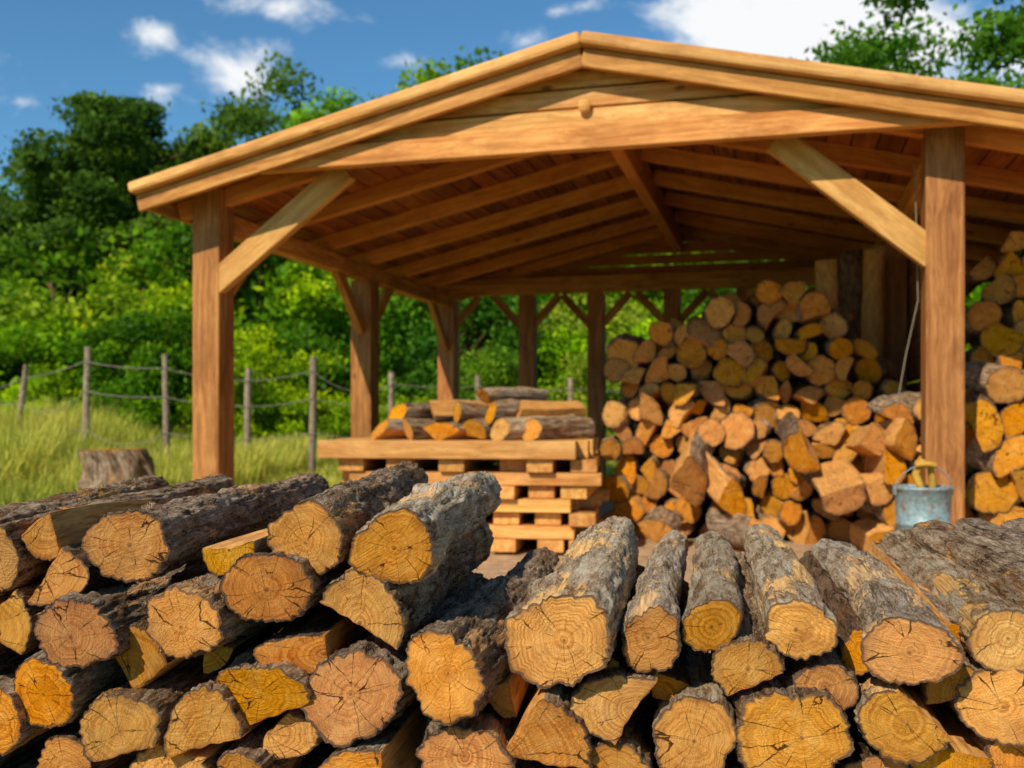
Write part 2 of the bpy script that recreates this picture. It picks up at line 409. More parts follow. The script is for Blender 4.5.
for sgn in(-1,1):
    zz=z
    for rr in range(3):
        x=0.82
        while x<1.28-rr*0.1:
            o=link('side_log_%d'%cnt,rg.choice(VAR),pile); cnt+=1
            place_axis(o,(sgn*x,1.40+rg.uniform(-.02,.03),zz),(0.12,1,0),rg.uniform(0,6.28),rg.uniform(.85,1.05)); x+=0.122
        zz+=0.103
# ---------------------------------------------------------------- shelter
th=math.radians(15); U=Vector((math.cos(th),-math.sin(th),0)); W=Vector((math.sin(th),math.cos(th),0))
O=Vector((-1.91,6.4,0))
def S(s,t,z): return O+U*s+W*t+Vector((0,0,z))
SR=2.47; K=0.2315; ZA=2.91
def zr(s): return ZA-K*abs(s-SR)
shed=empty('timber_shelter',S(2.2,2.3,0))
SL,SRt=-0.295,5.235; T0,T1=-0.37,5.05
PW=0.19
def post(name,s,t,ztop,w=PW,mat=M_POST): beam(name,S(s,t,-0.05),S(s,t,ztop),w,w,mat,shed,up=W,bev=0.008)
post('post_1',0,0,2.30); post('post_2',4.33,0,2.41)
post('post_3',0,2.42,2.035); post('post_4',4.33,2.42,2.17)
for i,s in enumerate((0,4.33)): post('post_%d'%(5+i),s,4.7,2.12)
for i,s in enumerate((.895,1.64,2.43,3.16)): post('post_%d'%(7+i),s,4.7,2.147,0.17)
beam('wall_plate_1',S(0,0.10,2.10),S(0,4.95,2.10),.12,.13,M_LUM,shed)
beam('wall_plate_2',S(4.33,0.10,2.235),S(4.33,4.95,2.235),.12,.13,M_LUM,shed)
beam('ridge_beam',S(SR,-.20,2.70),S(SR,4.95,2.70),.09,.22,M_RAFT,shed)
def slope_beam(name,t,s1,s2,zoff,w,h,mat,up=None,bev=.006):
    p1=S(s1,t,zr(s1)+zoff); p2=S(s2,t,zr(s2)+zoff)
    return beam(name,p1,p2,w,h,mat,shed,bev=bev)
ts=[0.02,.85,1.65,2.45,3.25,4.05,4.72]
for i,t in enumerate(ts):
    slope_beam('rafter_l%d'%i,t,SL+.05,SR-.047,-.106,.075,.112,M_RAFT)
    slope_beam('rafter_r%d'%i,t,SR+.047,SRt-.05,-.106,.075,.112,M_RAFT)
nb_=19
for side in(0,1):
    for i in range(nb_):
        wdt=2.765/nb_; sc_=SR-(i+.5)*wdt if side==0 else SR+(i+.5)*wdt
        dz=-.038
        p1=S(sc_,T0+.03,zr(sc_)+dz); p2=S(sc_,T1,zr(sc_)+dz)
        nrm=Vector((0,0,1))+U*(K if side==1 else -K)
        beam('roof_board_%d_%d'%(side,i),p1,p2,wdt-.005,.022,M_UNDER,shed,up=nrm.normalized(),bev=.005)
M_ROOF,nb,bs=newmat('roof_felt')
co=nb.n('ShaderNodeTexCoord').outputs['Object']
nb.put(bs.inputs['Base Color'],nb.ramp(nb.noise(co,40,5,.7),[(.3,(.06,.045,.035)),(.7,(.16,.12,.09))])); bs.inputs['Roughness'].default_value=.95
for side in (0,1):
    a,bb=(SL,SR) if side==0 else (SR,SRt)
    sm=(a+bb)/2; w_=(bb-a)*math.sqrt(1+K*K)
    nrm=(Vector((0,0,1))+U*(K if side==1 else -K)).normalized()
    beam('roof_covering_%d'%side,S(sm,T0+.02,zr(sm)-.012),S(sm,T1+.02,zr(sm)-.012),w_,.022,M_ROOF,shed,up=nrm,bev=.002)
for t,nm,sg in((T0,'front',-1),(T1+.05,'back',1)):
    for side in(0,1):
        s1,s2=(SL-.02,SR) if side==0 else (SR,SRt+.02)
        slope_beam('barge_trim_%s_%d'%(nm,side),t+sg*.030,s1,s2,-.028,.095,.072,M_TRIM,bev=.020)
        slope_beam('barge_board_%s_%d'%(nm,side),t+sg*.0,s1+(.03 if side==0 else 0),s2-(.03 if side else 0),-.120,.04,.10,M_LUM,bev=.006)
for s in (SL-.005,SRt+.005):
    beam('eave_fascia',S(s,T0+.03,zr(s)-.075),S(s,T1,zr(s)-.075),.028,.12,M_TRIM,shed)
def prism(nm,poly,t,th_,mat):
    c=Vector((sum(p[0] for p in poly)/len(poly),sum(p[1] for p in poly)/len(poly)))
    bm=bmesh.new()
    f=[bm.verts.new((p[0]-c.x,-th_/2,p[1]-c.y)) for p in poly]; g=[bm.verts.new((p[0]-c.x,th_/2,p[1]-c.y)) for p in poly]
    bm.faces.new(f); bm.faces.new(g[::-1])
    for i in range(len(poly)):
        j=(i+1)%len(poly); bm.faces.new((f[i],g[i],g[j],f[j]))
    bmesh.ops.recalc_face_normals(bm,faces=bm.faces[:])
    bmesh.ops.bevel(bm,geom=bm.edges[:],offset=.005,segments=1,affect='EDGES')
    me=bpy.data.meshes.new(nm); bm.to_mesh(me); bm.free()
    o=link(nm,me,shed,mat)
    setmw(o,Matrix.Translation(S(c.x,t,c.y))@Matrix.Rotation(-th,4,'Z'))
def gable(t,zb,hb,nm,mat,matb,w=.07,td=.03):
    half=(ZA-.14-zb)/K
    s1,s2=SR-half,SR+half
    ht=(ZA-.14-zb-hb)/K
    prism(nm+'_tie',[(s1,zb),(s2,zb),(SR+ht,zb+hb),(SR-ht,zb+hb)],t,w,mat)
    z=zb+hb+.010
    for i in range(6):
        z2=min(z+.100,ZA-.145)
        if z2-z<.02: break
        h1=max(.01,(ZA-.10-z)/K); h2=max(.03,(ZA-.10-z2)/K)
        prism(nm+'_board_%d'%i,[(SR-h1,z),(SR+h1,z),(SR+h2,z2),(SR-h2,z2)],t+td+.012*i,.035,matb)
        z=z2+.014
gable(-.29,2.31,.125,'gable_front',M_LUM,M_TRIM)
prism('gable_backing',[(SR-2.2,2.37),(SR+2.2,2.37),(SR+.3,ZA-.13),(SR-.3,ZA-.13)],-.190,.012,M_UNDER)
gable(4.88,2.24,.10,'gable_back',M_RAFT,M_RAFT,w=.05)
beam('back_tie_beam',S(-.06,4.60,2.235),S(4.39,4.60,2.235),.10,.17,M_LUM,shed)
def brace(nm,a,b_,w=.07,h=.14,mat=M_LUM): beam(nm,a,b_,w,h,mat,shed)
brace('brace_1',S(.05,-.055,1.69),S(.95,-.055,2.36),.07,.15,M_TRIM)
brace('brace_2',S(4.28,-.055,1.69),S(3.48,-.055,2.36),.07,.15,M_TRIM)
for i,(t0,s) in enumerate(((.08,0),(2.5,0),(.08,4.33))):
    brace('brace_side_%d'%i,S(s,t0,1.60),S(s,t0+.5,2.06),.06,.10,M_LUM)
brace('brace_side_b',S(0,2.34,1.60),S(0,1.84,2.06),.06,.10,M_LUM); brace('brace_side_c',S(0,4.62,1.60),S(0,4.12,2.06),.06,.10,M_LUM)
for i,s in enumerate((0,.895,1.64,2.43,3.16)):
    brace('brace_back_%d'%i,S(s+.05,4.66,1.80),S(s+.36,4.66,2.14),.05,.08,M_POST)
    if i: brace('brace_backl_%d'%i,S(s-.05,4.66,1.80),S(s-.36,4.66,2.14),.05,.08,M_POST)
for i in range(13):
    z=.08+i*.158
    beam('side_wall_board_%d'%i,S(4.45,.95,z),S(4.45,4.78,z),.024,.15,M_POST,shed,bev=.003)
    beam('rear_wall_board_%d'%i,S(3.18,4.81,z),S(4.43,4.81,z),.024,.15,M_POST,shed,bev=.003)
bm=bmesh.new(); bmesh.ops.create_uvsphere(bm,u_segments=20,v_segments=12,radius=.038)
for v in bm.verts: v.co.y*=.6
bmesh.ops.create_cone(bm,cap_ends=True,segments=20,radius1=.028,radius2=.028,depth=.04,matrix=Matrix.Translation((0,.025,0))@Matrix.Rotation(math.pi/2,4,'X'))
me=bpy.data.meshes.new('gable_knob'); bm.to_mesh(me); bm.free()
for p in me.polygons: p.use_smooth=True
o=link('gable_knob',me,shed,M_TRIM); setmw(o,Matrix.Translation(S(SR,-.305,2.55)))
# ---------------------------------------------------------------- stacked firewood inside / beside
BV=[]
kinds=['round','wedge','half','round','wedge','slab','round','half','wedge','round','slab','wedge','round','half']
for i,kd in enumerate(kinds):
    BV.append(log_mesh('stack_log_variant_%d'%i,0.10,0.5,3000+i*17,kd,N=36,M=8,mats=MS['bbdbbpbdbbbbpb'[i]],taper=.05,tilt=.45))
def stack(nm,s0,s1,t,prof,seed,rs=(.8,1.1),sp=.185,dirv=None,jt=.07,wob=.2,extra=None):
    rg=random.Random(seed); par=empty(nm,S((s0+s1)/2,t,0)); c=0
    z=.09; row=0
    while z<3:
        s=s0+(row%2)*sp/2; anyp=False
        while s<s1:
            if z<prof(s):
                anyp=True
                o=link('log_%d'%c,rg.choice(BV),par); c+=1
                d=(dirv or W)+Vector((rg.uniform(-wob,wob),0,rg.uniform(-.14,.14)))
                place_axis(o,S(s+rg.uniform(-.03,.03),t+rg.uniform(-jt,jt),z+rg.uniform(-.025,.025)),d,rg.uniform(0,6.28),rg.uniform(*rs)*(1.25 if rg.random()<.12 else 1))
            s+=sp*rg.uniform(.80,1.12)
        if not anyp: break
        z+=sp*.84; row+=1
    for (q,d,kd,roll,scl) in (extra or []):
        o=link('log_%d'%c,BV[kd],par); c+=1; place_axis(o,q,d,roll,scl)
    return par
def prof1(s):
    pts=[(2.3,1.28),(2.6,1.42),(2.95,1.50),(3.3,1.70),(3.6,1.72),(3.85,1.55),(4.3,1.15)]
    if s<=pts[0][0]: return pts[0][1]
    for (a,za),(b2,zb) in zip(pts,pts[1:]):
        if s<=b2: return za+(zb-za)*(s-a)/(b2-a)
    return 1.0
ex=[(px(692,482,6.35),(.25,1,.25),1,1.1,1.5),(px(655,530,6.2),(.35,1,.05),4,2.0,1.0),(px(760,535,6.0),(-.3,1,.05),8,.4,1.05),(px(845,500,5.8),(.1,1,.2),2,2.6,1.2),(px(735,500,6.2),(-.15,1,.3),11,4.0,1.1),(px(800,455,6.05),(.2,1,.2),7,5.0,1.15)]
stack('firewood_stack',2.38,4.22,1.30,prof1,11,rs=(.62,1.08),sp=.160,extra=ex)
stack('firewood_stack',2.45,4.22,1.85,lambda s:prof1(s)+.06,12,rs=(.8,1.1))
stack('firewood_stack',3.2,4.22,2.55,lambda s:1.85,13)
stack('firewood_stack',4.08,4.65,.66,lambda s:.92,14,rs=(.85,1.05),sp=.19,dirv=(W+U*-.22).normalized(),wob=.12)
stack('firewood_stack',4.62,6.6,.35,lambda s:1.08,15,rs=(1.0,1.35),sp=.22)
stack('firewood_stack',4.70,6.6,.95,lambda s:2.0 if s>4.9 else 1.85,16,rs=(.75,1.0),sp=.165)
slab=empty('upright_log_bundle',S(4.05,2.2,0))
for i,(s,t) in enumerate(((3.88,2.06),(4.02,2.02),(4.16,2.05),(4.0,2.22),(4.15,2.24))):
    me=log_mesh('upright_log_%d'%i,.095,2.0+.03*i,4000+i,'round' if i%2 else 'slab',N=36,M=20,mats=(M_END,M_BARKD if i%2 else M_SPLIT,M_SPLIT))
    o=link('upright_log_%d'%i,me,slab); place_axis(o,S(s,t,0.0),Vector((.012*(i-2),.0,1)))

# ---------------------------------------------------------------- lumber stack with logs
ls=empty('sawn_lumber_stack',(-.35,6.7,0))
a15=math.radians(8); LU=Vector((math.cos(a15),-math.sin(a15),0)); LW=Vector((math.sin(a15),math.cos(a15),0))
LO=Vector((-1.12,6.35,0))
def LS(a,b2,z): return LO+LU*a+LW*b2+Vector((0,0,z))
rg=random.Random(5)
z=.06
lay=0
while z<.56:
    if lay%2==0:
        for a in (.12,.45,.80,1.12,1.34,1.54):
            beam('bearer_%d_%d'%(lay,int(a*100)),LS(a+rg.uniform(-.04,.04),-.04+rg.uniform(-.07,.03),z),LS(a,1.0,z),.16,.078,M_PALE,ls,bev=.004)
        z+=.082
    else:
        for k in range(6):
            y=.02+k*.17
            beam('board_%d_%d'%(lay,k),LS(.02+rg.uniform(-.08,.1),y,z),LS(1.58+rg.uniform(-.12,.12),y+rg.uniform(-.02,.02),z),.15,.078,M_PALE,ls,bev=.004)
        z+=.082
    lay+=1
z+=.015
for k in range(7):
    y=-.06+k*.165
    beam('top_board_%d'%k,LS(-.06+rg.uniform(-.05,.05),y,z),LS(1.56+rg.uniform(-.05,.06),y,z),.16,.11,M_TRIM,ls,bev=.006)
ztop=z+.055
lg=empty('split_log_row',(-.35,6.7,ztop))
yawd=(LW+LU*.7).normalized()
ii=0
for a,b2,zz,kd,R in((.26,.10,0,5,.95),(.46,.04,0,0,.85),(.68,.02,0,1,.9),(.88,.06,0,10,.85),(1.06,.0,0,12,.9),(1.24,.08,0,3,.8),
                    (.34,.25,1,6,.85),(.58,.22,1,13,.85),(.76,.12,1,3,.8),(.98,.1,1,6,.85),(1.14,.2,1,1,.8),(.90,.3,2,5,.75)):
    o=link('split_log_%d'%ii,BV[kd],lg); ii+=1
    place_axis(o,LS(a,b2,ztop+.066+zz*.108),yawd+Vector((rg.uniform(-.1,.1),0,rg.uniform(-.03,.03))),rg.uniform(0,6),R*.84)
    o.scale.y*=1.8

# ---------------------------------------------------------------- stump, chopping block, bucket
def stump(nm,pos,R,H,seed):
    me=log_mesh(nm,R,H,seed,'round',N=64,M=24,mats=(M_END2,M_BARK,M_SPLIT),taper=-.06,tilt=.03,bark_amp=.6)
    o=link(nm,me); place_axis(o,Vector(pos)+Vector((0,0,H)),(0,0.001,-1)); return o
stump('tree_stump',((113-512)/F*7.6,7.6,0),.255,.60,51)
stump('chopping_block',((925-512)/F*4.86,4.88,0),.20,.235,52)
M_MET,nb,bs=newmat('painted_metal')
co=nb.n('ShaderNodeTexCoord').outputs['Object']
nb.put(bs.inputs['Base Color'],nb.mix(nb.mr(nb.noise(co,25,5,.7),.50,.64),nb.ramp(nb.noise(co,60,4),[(.3,(.15,.24,.26)),(.7,(.33,.42,.42))]),(.25,.14,.07)))
bs.inputs['Metallic'].default_value=.15; nb.put(bs.inputs['Roughness'],nb.mr(nb.noise(co,30,4),.3,.7,.35,.65))
M_YEL=mat_lumber('varnished_handle',(.72,.43,.09),(.50,.26,.05))
bk=empty('metal_bucket',((923-512)/F*4.85,4.85,.238))
def lathe(nm,prof,parent,mat,n=40):
    V=[];Fc=[]
    for r,z in prof:
        for i in range(n): a=2*math.pi*i/n; V.append((r*math.cos(a),r*math.sin(a),z))
    for j in range(len(prof)-1):
        for i in range(n): i2=(i+1)%n; Fc.append((j*n+i,j*n+i2,(j+1)*n+i2,(j+1)*n+i))
    me=bpy.data.meshes.new(nm); me.from_pydata(V,[],Fc)
    for p in me.polygons: p.use_smooth=True
    return link(nm,me,parent,mat)
lathe('bucket_body',[(0.001,.006),(.108,.006),(.111,0),(.116,.0),(.118,.012),(.122,.09),(.125,.092),(.125,.100),(.123,.102),(.131,.26),(.137,.263),(.139,.270),(.137,.277),(.130,.277),(.126,.265),(.112,.02),(.001,.016)],bk,M_MET)
def curve_obj(nm,pts,r,mat,parent=None,cyc=False):
    cu=bpy.data.curves.new(nm,'CURVE'); cu.dimensions='3D'; sp=cu.splines.new('POLY'); sp.points.add(len(pts)-1)
    for q,p in zip(sp.points,pts): q.co=(*p,1)
    cu.bevel_depth=r; cu.bevel_resolution=2; cu.use_fill_caps=True; cu.materials.append(mat)
    o=bpy.data.objects.new(nm,cu); COL.objects.link(o)
    if parent is not None: o.parent=parent
    return o
hp=[(.137*math.cos(a),-.03*math.sin(a),.255+.125*math.sin(a)) for a in [math.pi*i/24 for i in range(25)]]
curve_obj('bail_handle',hp,.003,M_MET,bk)
curve_obj('wooden_grip',[(-.05,-.03,.378),(-.02,-.03,.384),(.02,-.03,.384),(.05,-.03,.378)],.014,M_YEL,bk)
for sx_ in(-1,1):
    o=link('handle_ear_%d'%(1 if sx_>0 else 2),box_mesh('ear',.012,.03,.04,.003),bk,M_MET); o.location=(sx_*.137,0,.255)
curve_obj('brush_handle',[(.02,.02,.03),(-.01,.0,.27),(-.04,-.01,.34),(-.01,.0,.395),(.04,.01,.375),(.055,.02,.27)],.019,M_YEL,bk)
M_ROPE,nb,bs=newmat('cord'); bs.inputs['Base Color'].default_value=(.25,.2,.13,1); bs.inputs['Roughness'].default_value=.9
q0=px(918,300,5.35);q1=px(897,405,5.35)
curve_obj('hanging_cord',[S(4.20,.05,2.2),q0,(q0+q1)/2+Vector((-.01,0,-.02)),q1],.003,M_ROPE)

# ---------------------------------------------------------------- fence
M_FP=mat_lumber('weathered_post',(.40,.31,.21),(.20,.14,.09),.9)
fence=empty('wire_fence',(-4,12,0))
fp=[(-60,362,2,12.5),(27,365,16,12.5),(87,347,2,12.2),(165,354,-2,11.8),(248,368,1,12),(313,357,1,12.2),(392,372,0,12.6),(478,375,0,13),(570,378,0,13.4),(660,378,0,13.8)]
tops=[]
for i,(x,yt,lean,d) in enumerate(fp):
    tp=px(x,yt,d); bt=Vector((tp.x-lean/F*d,d,-.1))
    me=log_mesh('fence_post_%d'%i,.045,(tp-bt).length,700+i,'round',N=20,M=14,mats=(M_FP,M_FP,M_FP),taper=.15)
    o=link('fence_post_%d'%i,me,fence); place_axis(o,bt,tp-bt); tops.append((bt,tp))
M_WIRE,nb,bs=newmat('rusty_wire'); bs.inputs['Base Color'].default_value=(.24,.20,.15,1); bs.inputs['Roughness'].default_value=.7
for k,fr_ in enumerate((.90,.70,.45)):
    for i in range(len(tops)-1):
        a=tops[i][0].lerp(tops[i][1],fr_); c=tops[i+1][0].lerp(tops[i+1][1],fr_)
        sag=.03+.14*((i*7+k*3)%5==0)
        pts=[a.lerp(c,t/10)+Vector((0,-.048,-sag*4*(t/10)*(1-t/10)))-fence.location for t in range(11)]
        curve_obj('wire_%d_%d'%(k,i),pts,.005,M_WIRE,fence)

# ---------------------------------------------------------------- vegetation
def mat_leaf(name,c1,c2,c3,trans=.35,tcol=(.25,.42,.04)):
    m,nb,bs=newmat(name)
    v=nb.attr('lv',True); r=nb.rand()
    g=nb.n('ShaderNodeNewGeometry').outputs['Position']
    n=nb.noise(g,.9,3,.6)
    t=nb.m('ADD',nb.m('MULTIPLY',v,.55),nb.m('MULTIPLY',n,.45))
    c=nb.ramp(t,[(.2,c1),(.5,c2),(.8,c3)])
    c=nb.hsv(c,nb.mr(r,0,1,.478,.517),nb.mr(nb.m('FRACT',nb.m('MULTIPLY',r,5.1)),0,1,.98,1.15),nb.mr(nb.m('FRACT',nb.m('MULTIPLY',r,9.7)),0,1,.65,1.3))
    nb.put(bs.inputs['Base Color'],c); bs.inputs['Roughness'].default_value=.55; bs.inputs['Specular IOR Level'].default_value=.12
    tr=nb.n('ShaderNodeBsdfTranslucent'); nb.put(tr.inputs['Color'],nb.mix(.5,c,tcol))
    mx=nb.n('ShaderNodeMixShader'); mx.inputs[0].default_value=trans
    nb.links.new(bs.outputs[0],mx.inputs[1]); nb.links.new(tr.outputs[0],mx.inputs[2])
    out=[q for q in m.node_tree.nodes if q.type=='OUTPUT_MATERIAL'][0]; nb.links.new(mx.outputs[0],out.inputs['Surface'])
    return m
M_LEAF=mat_leaf('leaves_mid',(.022,.068,.007),(.08,.20,.014),(.25,.41,.03),.36,(.30,.52,.04))
M_LEAFY=mat_leaf('leaves_bright',(.06,.15,.008),(.23,.41,.016),(.54,.65,.035),.36,tcol=(.45,.62,.04))
M_PINE=mat_leaf('needles_dark',(.018,.042,.012),(.060,.12,.022),(.15,.22,.038),.3)
M_GRASS=mat_leaf('grass_blades',(.14,.16,.02),(.38,.40,.045),(.74,.61,.14),.4,(.6,.65,.10))
def quads_mesh(name,V,Q,mi,lv,mats):
    me=bpy.data.meshes.new(name); nV=len(V); nQ=len(Q)
    me.vertices.add(nV); me.vertices.foreach_set('co',V.astype(np.float32).ravel())
    me.loops.add(nQ*4); me.loops.foreach_set('vertex_index',Q.astype(np.int32).ravel())
    me.polygons.add(nQ); me.polygons.foreach_set('loop_start',np.arange(nQ,dtype=np.int32)*4)
    me.polygons.foreach_set('material_index',mi.astype(np.int32))
    for m_ in mats: me.materials.append(m_)
    a=me.attributes.new('lv','FLOAT','POINT'); a.data.foreach_set('value',lv.astype(np.float32))
    me.attributes.new('lp','FLOAT_VECTOR','POINT').data.foreach_set('vector',V.astype(np.float32).ravel())
    me.update(calc_edges=True); return me
def unit(rng,n):
    v=rng.normal(size=(n,3)); return v/np.linalg.norm(v,axis=1)[:,None]
def leaves(C,size,rng,asp=.55,droop=0.3):
    n=len(C); d=unit(rng,n); d[:,2]-=droop; d/=np.linalg.norm(d,axis=1)[:,None]
    w=np.cross(unit(rng,n),d); w/=np.linalg.norm(w,axis=1)[:,None]+1e-9
    sz=size*rng.uniform(.6,1.3,(n,1)); nr=np.cross(d,w)
    V=np.stack([C-d*sz*.5,C+w*sz*asp*.5+nr*sz*.08,C+d*sz*.5,C-w*sz*asp*.5+nr*sz*.08],1).reshape(-1,3)
    Q=np.arange(n*4).reshape(-1,4); return V,Q
def tube(path,radii,n=8):
    V=[];Q=[]
    for j,(p,r) in enumerate(zip(path,radii)):
        d=(Vector(path[min(j+1,len(path)-1)])-Vector(path[max(j-1,0)])).normalized()
        x=d.cross(Vector((0.3,1,0.1))).normalized(); y=d.cross(x)
        for i in range(n):
            a=2*math.pi*i/n; V.append(Vector(p)+x*r*math.cos(a)+y*r*math.sin(a))
    for j in range(len(path)-1):
        for i in range(n): i2=(i+1)%n; Q.append((j*n+i,j*n+i2,(j+1)*n+i2,(j+1)*n+i))
    return np.array([tuple(v) for v in V]),np.array(Q)
def tree_mesh(name,seed,H,rx,z0,nclump,nleaf,lsize,cr,leafmat,tr=.16,shape='round',flat=.7):
    rng=np.random.default_rng(seed); cz=(H+z0)/2; rz=(H-z0)/2
    C=[]
    for _try in range(nclump*30):
        if len(C)>=nclump: break
        v=unit(rng,1)[0]*rng.uniform(.35,1.0)
        p=np.array([v[0]*rx,v[1]*rx,cz+v[2]*rz])
        bump=noise.noise(Vector((v[0]*2+seed,v[1]*2,v[2]*2)))
        p[:2]*=(1+.35*bump); C.append(p)
    C=np.array(C); nclump=len(C)
    Vs=[];Qs=[];mi=[];lv=[];off=0
    crs=cr*rng.uniform(.6,1.25,nclump)
    idx=rng.integers(0,nclump,nleaf)
    u=unit(rng,nleaf)*(rng.uniform(0,1,(nleaf,1))**.5)*np.where(rng.random((nleaf,1))<.2,rng.uniform(1,1.6,(nleaf,1)),1.0); u[:,2]*=flat
    P=C[idx]+u*crs[idx][:,None]
    V,Q=leaves(P,lsize,rng); Vs.append(V);Qs.append(Q);mi.append(np.zeros(len(Q)))
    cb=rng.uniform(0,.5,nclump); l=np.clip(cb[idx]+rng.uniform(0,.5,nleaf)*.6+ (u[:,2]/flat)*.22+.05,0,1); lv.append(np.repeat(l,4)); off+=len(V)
    def addtube(path,rad):
        nonlocal off
        V,Q=tube(path,rad); Vs.append(V);Qs.append(Q+off);mi.append(np.ones(len(Q)));lv.append(np.zeros(len(V))); off+=len(V)
    lean=rng.uniform(-.3,.3,2)
    def tp(z): f=z/H; return Vector((lean[0]*f*f+.08*math.sin(z*1.3+seed),lean[1]*f*f,z))
    addtube([tp(H*.92*i/10) for i in range(11)],[tr*(1.25 if i==0 else 1)*(1-.85*i/10) for i in range(11)])
    for i in range(0,nclump,max(1,nclump//26)):
        c=Vector(C[i]); zb=max(z0*.6,min(H*.85,c.z-.45*math.hypot(c.x,c.y)-.2)); b0=tp(zb); mid=b0.lerp(c,.5)+Vector((0,0,.1*rx))
        r0=tr*.45*(1-.6*zb/H)
        addtube([b0,mid,c],[r0,r0*.6,r0*.2])
    return quads_mesh(name,np.concatenate(Vs),np.concatenate(Qs),np.concatenate(mi),np.concatenate(lv),(leafmat,M_BARKD))
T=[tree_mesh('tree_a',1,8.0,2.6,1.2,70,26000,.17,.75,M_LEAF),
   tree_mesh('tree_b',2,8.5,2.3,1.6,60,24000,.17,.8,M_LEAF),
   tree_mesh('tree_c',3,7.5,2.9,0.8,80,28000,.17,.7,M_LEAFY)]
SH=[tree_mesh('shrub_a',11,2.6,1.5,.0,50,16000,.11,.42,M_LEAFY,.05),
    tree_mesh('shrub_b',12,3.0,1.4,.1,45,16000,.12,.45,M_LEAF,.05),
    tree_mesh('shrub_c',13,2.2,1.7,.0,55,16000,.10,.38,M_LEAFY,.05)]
tl=empty('tree_line',(0,24,0)); rg=random.Random(21)
def inst(nm,me,x,y,s,par,rot=None,z=0):
    o=link(nm,me,par); o.location=Vector((x,y,z))-(par.location if par else Vector()); o.rotation_euler=(0,0,rg.uniform(0,6.28) if rot is None else rot)
    o.scale=(s,s,s*rg.uniform(.92,1.08)); return o
def topz(xp):
    pts=[(-900,150),(-200,190),(0,185),(60,200),(190,160),(250,120),(320,108),(350,85),(440,70),(560,110),(760,110),(900,130),(980,160),(1100,120),(1900,120)]
    for (a,ya),(b2,yb) in zip(pts,pts[1:]):
        if xp<=b2: return ya+(yb-ya)*(xp-a)/(b2-a)
    return 120
HH=[8.0,8.5,7.5]; c=0
for rowy,stp in((23,2.3),(27,2.8),(32,3.5)):
    x=-24
    while x<24:
        yy=rowy+rg.uniform(-1.2,1.2); xp=512+x/yy*F
        h=.85+(417-topz(xp))/F*yy; h*=rg.uniform(.92,1.06)*(1 if rowy<25 else (.97 if rowy<30 else .95))
        k=rg.choice([0,1,2,0]); inst('tree_%d'%c,T[k],x,yy,h/HH[k],tl); c+=1
        x+=stp*rg.uniform(.8,1.15)
sl=empty('shrub_border',(0,17,0)); c=0
for rowy,stp,sc0 in((15.5,1.7,.72),(17.5,1.9,1.05),(20,2.2,1.5)):
    x=-16
    while x<16:
        k=rg.choice([0,1,2]); inst('shrub_%d'%c,SH[k],x,rowy+rg.uniform(-.6,.6),sc0*rg.uniform(.8,1.25),sl); c+=1
        x+=stp*rg.uniform(.75,1.15)
pm=tree_mesh('pine_crown',36,7.9,2.05,2.6,140,64000,.14,.50,M_PINE,.2,'round',.55)
o=link('pine_tree',pm); o.location=((112-512)/F*21.5,21.5,0)
pm2=tree_mesh('pine_crown_b',33,6.2,1.7,1.6,80,34000,.15,.5,M_PINE,.16,'round',.6)
o=link('pine_tree',pm2); o.location=((10-512)/F*22.5,22.5,0)
mp=tree_mesh('maple_crown',41,5.8,2.4,2.8,85,36000,.085,.42,M_LEAF,.14)
o=link('maple_tree',mp); o.location=((1095-512)/F*9.6,9.6,0)
# grass
rng=np.random.default_rng(8)
n=110000
X=rng.uniform(-9.5,3,n); Y=rng.uniform(3.0,15.5,n)
sS=(X+1.91)*U.x+(Y-6.4)*U.y; tS=(X+1.91)*W.x+(Y-6.4)*W.y
keep=~((sS>-.25+.3*rng.uniform(-1,1,n))&(tS<5.2)); X=X[keep];Y=Y[keep]; n=len(X)
patch=np.array([noise.noise(Vector((x*.5,y*.5,3.3))) for x,y in zip(X[:],Y[:])])
Hh=(.10+.12*rng.uniform(0,1,n)+.35*np.clip(patch+.05,0,1))*np.where(X<-2.6,1.6,.7)
Hh*=np.where((X<-4.6)&(Y>8),1.7,1)
Hh*=np.where((Y<7.9),.5,1)
a=rng.uniform(0,6.28,n); lean=rng.uniform(.1,.55,n)*Hh; w=rng.uniform(.004,.009,n)*1.3
base=np.stack([X,Y,np.zeros(n)],1); sd=np.stack([np.cos(a+1.57)*w,np.sin(a+1.57)*w,np.zeros(n)],1)
ld=np.stack([np.cos(a)*lean,np.sin(a)*lean,np.zeros(n)],1); up=np.stack([np.zeros(n),np.zeros(n),Hh],1)
V=np.stack([base-sd,base+sd,base+ld*.35+up*.6+sd*.7,base+ld+up*1.0, base+ld*.35+up*.6-sd*.7],1)
i0=np.arange(n)*5
Q=np.stack([i0,i0+1,i0+2,i0+4],1)
V2=np.stack([V[:,4],V[:,2],V[:,3]+sd*.15,V[:,3]-sd*.15],1).reshape(-1,3)
Vall=np.concatenate([V.reshape(-1,3),V2]); Q2=np.arange(n*4).reshape(-1,4)+n*5
lv=np.clip(rng.uniform(0,1,n)*.6+.4*(patch+.4),0,1)
gm=quads_mesh('meadow_grass',Vall,np.concatenate([Q,Q2]),np.zeros(2*n),np.concatenate([np.repeat(lv,5),np.repeat(lv,4)]),(M_GRASS,))
link('meadow_grass',gm)

